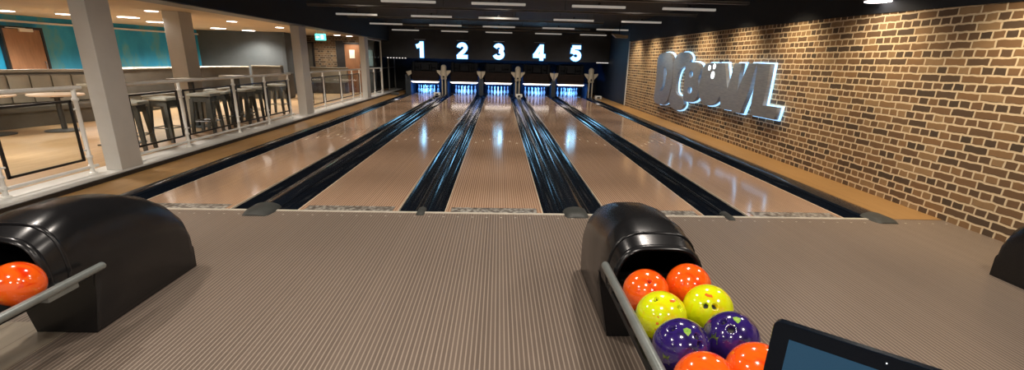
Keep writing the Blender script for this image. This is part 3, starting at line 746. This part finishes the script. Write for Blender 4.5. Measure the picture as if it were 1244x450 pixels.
# ------------------------------------------------------------------ ball returns
HOOD = [(-1.455, .20, .175, .14), (-1.465, .34, .18, .22), (-1.50, .45, .185, .26), (-1.60, .55, .195, .30), (-1.76, .645, .21, .31), (-1.96, .715, .23, .31),
        (-2.18, .752, .243, .32), (-2.38, .752, .248, .34), (-2.42, .748, .248, .46), (-2.55, .718, .242, .46), (-2.66, .675, .228, .44)]   # y, top, half width, shoulder height
def ball_return(cx, label, rails=True, dy=0., ro_=.262, rz_=.43, zc=.40):
    root = empty('ball_return', (cx, -2.0 + dy, 0), label, 'ball return', 'black ball returns')
    Y = lambda y: y + 2.0
    n = 22
    def section(y, top, w, lo, wb, lift):
        """open arch from the left foot over the top to the right foot"""
        q = [(-wb, lo), (-wb - (w-wb)*.5, lo + (lift-lo)*.5), (-w, lift)]
        for j in range(1, n):
            a = PI - PI*j/n
            ca, sa = math.cos(a), math.sin(a)
            q.append((w*math.copysign(abs(ca)**.55, ca), lift + (top - lift)*abs(sa)**.85))
        q += [(w, lift), (wb + (w-wb)*.5, lo + (lift-lo)*.5), (wb, lo)]
        return [(x, Y(y), z) for x, z in q]
    secs = []
    for y, t, w, lift in HOOD:
        front = y < -2.41
        secs.append(section(y, t, w, .40 if front else 0., w - .01 if front else .172, lift))
    b = MB(); b.loft(secs, closed=False, caps=False)
    o = b.build('hood_shell', 'hood', root, True, 60)
    # rear plate
    b = MB(); r = [(x, Y(-1.455), z) for x, _, z in secs[0]]; r2 = [(x, y + .012, z) for x, y, z in r]; b.loft([r, r2]); b.build('rear_plate', 'hood', root)
    # flared lip around the mouth
    b = MB(); s = secs[-1]; rings = []
    for i, p in enumerate(s):
        a = Vector(s[max(0, i-1)]); c = Vector(s[min(len(s)-1, i+1)]); d = (c - a).normalized(); up = Vector((0, 1, 0)).cross(d).normalized()
        if up.z < 0 and abs(p[0]) < .15: up = -up
        if abs(p[0]) >= .15 and up.x * p[0] < 0: up = -up
        rings.append([tuple(Vector(p) + up*.016*math.cos(q) + Vector((0, 1, 0))*.024*math.sin(q)) for q in [2*PI*k_/8 for k_ in range(8)]])
    b.loft(rings); b.build('lip', 'hood', root, True, 60)
    # second ridge a little behind the lip
    b = MB(); s2 = secs[-2]; rings = []
    for i, p in enumerate(s2):
        a = Vector(s2[max(0, i-1)]); c = Vector(s2[min(len(s2)-1, i+1)]); d = (c - a).normalized(); up = Vector((0, 1, 0)).cross(d).normalized()
        if (abs(p[0]) < .15 and up.z < 0) or (abs(p[0]) >= .15 and up.x * p[0] < 0): up = -up
        rings.append([tuple(Vector(p) + up*.007*math.cos(q) + Vector((0, 1, 0))*.012*math.sin(q)) for q in [2*PI*k_/8 for k_ in range(8)]])
    b.loft(rings); b.build('ridge', 'hood', root, True, 60)
    # pedestal front, inner dark box and ball trough
    b = MB(); b.loft([[(-.17, Y(-2.41), 0), (.17, Y(-2.41), 0), (.24, Y(-2.41), .34), (.25, Y(-2.41), .42), (-.25, Y(-2.41), .42), (-.24, Y(-2.41), .34)],
                      [(-.17, Y(-2.38), 0), (.17, Y(-2.38), 0), (.25, Y(-2.38), .34), (.25, Y(-2.38), .42), (-.25, Y(-2.38), .42), (-.25, Y(-2.38), .34)]]); b.build('pedestal_front', 'hood', root)
    b = MB(); b.box(-.16, .16, Y(-2.05), Y(-2.03), .08, .55); b.build('inner_baffle', 'hood_in', root)
    if rails:
        b = MB()
        rr = lambda y: [(-.235, y, zc + .03), (-.12, y, zc - .02), (0, y, zc + .02), (.12, y, zc - .02), (.225, y, zc + .03), (.225, y, zc - .0), (.12, y, zc - .045), (0, y, zc - .02), (-.12, y, zc - .045), (-.235, y, zc)]
        b.loft([rr(Y(-2.44)), rr(Y(-3.78))]); b.build('ball_trough', 'hood_in', root, False)
        b = MB(); b.tube((-.268, Y(-2.62), .555), (-.268, Y(-3.8), .555), .0205, n=18); b.ball((-.268, Y(-2.62), .555), .0205, n=14); b.build('side_rail', 'rackrail', root, True)
        b = MB(); b.tube((ro_, Y(-2.44), rz_), (ro_, Y(-3.8), rz_), .0205, n=18); b.ball((ro_, Y(-2.44), rz_), .0205, n=14); b.build('side_rail', 'rackrail', root, True)
        b = MB(); b.box(.19, ro_, Y(-2.78), Y(-2.60), rz_ - .05, rz_ - .02, bev=.006); b.build('rail_bracket', 'rackrail', root)
        b = MB(); b.box(-.20, .20, Y(-3.78), Y(-3.55), 0, .36, bev=.03); b.build('rack_foot', 'hood', root)
    return root
ball_return(.872, 'black hooded ball return holding eight balls, in front of lanes three and four')
ball_return(-2.455, 'black ball return at the left, one orange ball in its mouth', ro_=.317, rz_=.44, zc=.36)
ball_return(4.215, 'black ball return cut off by the right edge beside the brick wall')

def ball(x, y, z, m, holes, label, crest=None, extra=None):
    RB = .108
    bm = bmesh.new(); bmesh.ops.create_icosphere(bm, subdivisions=6, radius=RB)
    hs = [(Vector(h[:3]).normalized(), h[3]) for h in holes]
    for v in bm.verts:
        d = v.co.normalized()
        for a, r in hs:
            dist = (d - a*d.dot(a)).length * RB if d.dot(a) > 0 else 9
            if dist < r:
                t = max(0, (r - dist) / r); v.co -= a * min(.03, .03 * min(1, t*3.2))
    me = bpy.data.meshes.new('bowling_ball'); bm.to_mesh(me); bm.free()
    o = link('bowling_ball', me, [m, 'ball_hole'], None, True)
    for p in me.polygons:
        c = Vector(p.center); d = c.normalized()
        for a, r in hs:
            if d.dot(a) > 0 and (d - a*d.dot(a)).length*RB < r*.93: p.material_index = 1
    o.location = (x, y, z); tag(o, label, 'bowling ball', 'bowling balls on the ball returns')
    def decal(name, cdir, pts, mm, lab):
        a = Vector(cdir).normalized(); u = a.cross(Vector((0, 0, 1))).normalized(); w_ = u.cross(a)
        b = MB(); ring1 = []; ring2 = []
        for px_, pz_ in pts:
            d = (a*RB + u*px_ + w_*pz_).normalized(); ring1.append(d*(RB - .002)); ring2.append(d*(RB + .0007))
        ca, cb_ = b.b.verts.new(a*(RB - .002)), b.b.verts.new(a*(RB + .0007))
        v1 = [b.b.verts.new(p) for p in ring1]; v2 = [b.b.verts.new(p) for p in ring2]; nn_ = len(v1)
        for i in range(nn_):
            j = (i+1) % nn_
            b.b.faces.new((v2[i], v2[j], cb_)); b.b.faces.new((v1[j], v1[i], ca)); b.b.faces.new((v1[i], v1[j], v2[j], v2[i]))
        tag(b.build(name, mm, o), lab)
    for e_ in (extra or []): decal(*e_)
    return o
def star(s, n=7, k=.55, ax=1., az=1.): return [((s if i % 2 == 0 else s*k)*math.cos(PI*i/n)*ax, (s if i % 2 == 0 else s*k)*math.sin(PI*i/n)*az) for i in range(2*n)]
def facing(c, a, b):
    """direction on a ball at c: a to the right, b up, as one sees it from where the players stand"""
    f = (Vector(c) - Vector((.03, -4.94, 1.57))).normalized(); r = f.cross(Vector((0, 0, 1))).normalized(); up = r.cross(f)
    return tuple(r*a + up*b - f*math.sqrt(max(0, 1 - a*a - b*b)))
crest = [(-.014, .010), (0, .016), (.014, .010), (.013, -.004), (0, -.020), (-.013, -.004)]
flame = [(-.016, -.03), (-.011, .0), (-.013, .016), (-.004, .004), (.002, .034), (.006, .004), (.016, .014), (.011, -.006), (.018, -.028)]
bar_ = [(-.004, -.035), (-.006, 0), (-.003, .03), (.004, .034), (.005, .0), (.007, -.03)]
blot = [(-.018, -.006), (-.010, .006), (.0, .004), (.014, .008), (.018, -.003), (.004, -.009)]
xs, ys = .748, .982
def mk(c, m, holes, label, marks=()):
    ball(*c, m, [(*facing(c, a, b), r) for a, b, r in holes], label, extra=[(n_, facing(c, a, b), pts, mm, lab) for n_, a, b, pts, mm, lab in marks])
mk((xs, -2.868, .53), 'ball_orange', [(.12, .45, .010)], 'orange ball under the hood mouth, left of its row, behind a yellow ball')
mk((ys, -2.795, .53), 'ball_orange', [], 'orange ball under the hood mouth, right of its row')
mk((xs, -3.100, .53), 'ball_yellow', [(-.29, .60, .0125), (.66, .41, .012)], 'yellow ball with two holes far apart, left in the second row', [
    ('red_streak', -.10, -.32, bar_, 'streak', 'thin red streak'), ('orange_blot', .36, .66, blot, 'streak', 'orange blot')])
mk((ys, -3.030, .53), 'ball_yellow', [(-.10, .08, .0125), (.25, .13, .0125)], 'yellow ball with two finger holes side by side, right in the second row', [('orange_blot', -.03, .52, blot, 'streak', 'orange blot')])
mk((xs + .003, -3.332, .53), 'ball_purple', [(-.39, .53, .014), (.50, .44, .014), (.62, .20, .014)], 'dark purple ball with a green crest, left in the third row', [
    ('crest', .14, .53, crest, 'crest', 'green crest'), ('flame_mark', -.42, -.50, flame, 'crest_dark', 'green flame mark')])
mk((ys - .008, -3.275, .53), 'ball_purple', [(-.36, .52, .0145), (-.05, .31, .0150)], 'dark purple ball with two holes and a green crest, right in the third row', [
    ('crest', .09, .70, crest, 'crest', 'green crest'), ('flame_mark', -.52, -.12, [(a*1.2, b*.7) for a, b in flame], 'crest_dark', 'green flame mark')])
mk((xs + .004, -3.560, .53), 'ball_orange', [], 'orange ball at the bottom of the picture, left in the nearest row')
mk((ys - .018, -3.500, .53), 'ball_orange', [], 'orange ball half hidden behind the tablet screen')
mk((-2.265, -2.775, .49), 'ball_orange', [], 'single orange ball in the left ball return')

# ------------------------------------------------------------------ tablet console
TL = Vector((.689, -3.956, 1.0)); u = Vector((.737, -.677, 0)).normalized(); nrm = Vector((-.677, -.737, 0)).normalized(); al = R(4)
vdn = -Vector((0, 0, 1))*math.cos(al) + nrm*math.sin(al); nn3 = u.cross(-vdn).normalized()
root = empty('tablet_console', TL, 'dark tablet screen in the right foreground beside the balls', 'tablet')
mx = Matrix((( u.x, -vdn.x, nn3.x, 0), (u.y, -vdn.y, nn3.y, 0), (u.z, -vdn.z, nn3.z, 0), (0, 0, 0, 1)))
def tl(o): o.data.transform(mx); return o
def rrect(x0, x1, z0, z1, r, n=6):
    q = []
    for cx_, cz_, a0 in ((x1 - r, z1 - r, 0), (x0 + r, z1 - r, 90), (x0 + r, z0 + r, 180), (x1 - r, z0 + r, 270)):
        for j in range(n + 1): a = R(a0 + 90*j/n); q.append((cx_ + r*math.cos(a), cz_ + r*math.sin(a)))
    return q
q = rrect(-.004, .42, -.27, .003, .016)
b = MB(); b.loft([[(x_, z_, -.022) for x_, z_ in q], [(x_, z_, -.003) for x_, z_ in q], [(x_*.995 + .001, z_*.995 - .001, 0) for x_, z_ in q]]); tl(b.build('casing', 'tablet', root))
q = rrect(.034, .386, -.24, -.033, .001)
b = MB(); b.loft([[(x_, z_, -.001) for x_, z_ in q], [(x_, z_, .0008) for x_, z_ in q]]); tag(tl(b.build('screen', 'screen', root)), 'dark blue lit screen')
b = MB(); b.tube((.213, -.013, -.001), (.213, -.013, .0008), .0016, n=14); tl(b.build('camera_dot', 'cam_dot', root))
b = MB(); b.box(.17, .23, -.98, -.2, -.06, -.024, bev=.01); tl(b.build('stand', 'frame', root))
b = MB(); b.tube((.147, -.135, -.985), (.147, -.135, -.998), .14, n=28); b.build('stand_base', 'frame', root)

# ------------------------------------------------------------------ light
def area(name, loc, sx, sy, e, col, rot=(0, 0, 0), spread=180):
    l = bpy.data.lights.new(name, 'AREA'); l.shape = 'RECTANGLE'; l.size = sx; l.size_y = sy; l.energy = e; l.color = col; l.spread = R(spread)
    o = bpy.data.objects.new(name, l); C.objects.link(o); o.location = loc; o.rotation_euler = rot; return o
def spot(name, loc, target, e, col, size, blend=.8, r=.04):
    l = bpy.data.lights.new(name, 'SPOT'); l.energy = e; l.color = col; l.spot_size = R(size); l.spot_blend = blend; l.shadow_soft_size = r
    o = bpy.data.objects.new(name, l); C.objects.link(o); o.location = loc
    o.rotation_euler = (Vector(target) - Vector(loc)).to_track_quat('-Z', 'Y').to_euler(); return o
# unseen spots added under the ceiling to brighten the lanes, aimed towards the pins
for y in (-.6, 1.8, 4.2, 6.8, 9.4, 12.0, 14.6):
    for x in (-3.3, 0., 3.3):
        spot('lane_fill', (x, y, 2.9), (x, y + 1.9, 0), 150 + 6*y, (1., .86, .72), 100, 1., .10)
# wall washers hung from the ceiling along the brick wall
for y in (-2.6, -.6, 1.4, 3.3, 5.2, 7.1, 9.0, 11.0, 13.0):
    spot('wall_washer', (4.05, y, 2.55), (4.95, y + .1, 1.05), 110, (1., .79, .52), 105, .9, .05)
# the visible round lamp above the brick wall
root = empty('ceiling_downlight', (4.80, 1.58, 2.40), 'bright round lamp at the top edge above the brick wall', 'downlight')
b = MB(); b.lathe([(.15, -.01), (.17, .0), (.17, .6)], n=28); b.build('housing', 'black', root, True, 40)
b = MB(); b.lathe([(.145, -.02), (.145, -.012)], n=28); b.build('lens', 'lamp', root)
# round downlights in the ceiling above the approach
for i, (x, y) in enumerate([(-3.3, -1.6), (-1.1, -1.4), (1.2, -1.4), (3.3, -1.4), (-2.2, -4.2), (0.2, -4.3), (2.4, -4.2), (-3.6, -5.8), (-.8, -6.4), (1.8, -6.4)]):
    l = bpy.data.lights.new('approach_downlight', 'AREA'); l.shape = 'DISK'; l.size = .22; l.energy = 36; l.color = (1., .90, .80)
    o = bpy.data.objects.new('approach_downlight', l); C.objects.link(o); o.location = (x, y, 2.93)
# blue light inside the pin decks
for i, cx in enumerate(LC):
    area('pin_deck_light', (cx, 17.97, .50), .95, .06, 48, (.05, .30, 1.), (R(72), 0, 0))
    area('pin_fill', (cx, 18.3, .95), .9, .3, 9, (.08, .32, 1.), (0, 0, 0))

for q in ('setter', 'setter_brown', 'slate'): M[q].node_tree.nodes['Principled BSDF'].inputs['Specular IOR Level'].default_value = .15
for q in ('digit', 'sign_glow', 'bar_light'): M[q].cycles.emission_sampling = 'FRONT'
for q in ('digit_edge', 'lamp', 'hole_white', 'batten', 'screen', 'cam_dot', 'bead', 'exit_mark', 'exit'): M[q].cycles.emission_sampling = 'NONE'
w = bpy.data.worlds.new('hall'); S.world = w; w.use_nodes = True
w.node_tree.nodes['Background'].inputs[0].default_value = (1., .88, .76, 1); w.node_tree.nodes['Background'].inputs[1].default_value = .5

# ------------------------------------------------------------------ camera
cd = bpy.data.cameras.new('camera'); cam = bpy.data.objects.new('camera', cd); C.objects.link(cam); S.camera = cam
cd.sensor_width = 36; cd.lens = 587.149 / 1244 * 36; cd.shift_y = (262.998 - 225) / 1244; cd.clip_start = .02
pi_, ya, ro = .3120, .0327, .0246
F = Vector((math.sin(ya)*math.cos(pi_), math.cos(ya)*math.cos(pi_), -math.sin(pi_))); Rr = Vector((math.cos(ya), -math.sin(ya), 0)); Uu = Rr.cross(F)
R2 = math.cos(ro)*Rr + math.sin(ro)*Uu; U2 = -math.sin(ro)*Rr + math.cos(ro)*Uu
cam.matrix_world = Matrix(((R2.x, U2.x, -F.x, .0317), (R2.y, U2.y, -F.y, -4.942), (R2.z, U2.z, -F.z, 1.5681), (0, 0, 0, 1)))
vs = S.view_settings; vs.view_transform = 'Standard'; vs.look = 'None'; vs.gamma = 1; vs.use_curve_mapping = False; vs.exposure = 0.
S.cycles.use_denoising = True; S.cycles.max_bounces = 8
S.cycles.caustics_reflective = False; S.cycles.caustics_refractive = False; S.cycles.sample_clamp_indirect = 3.
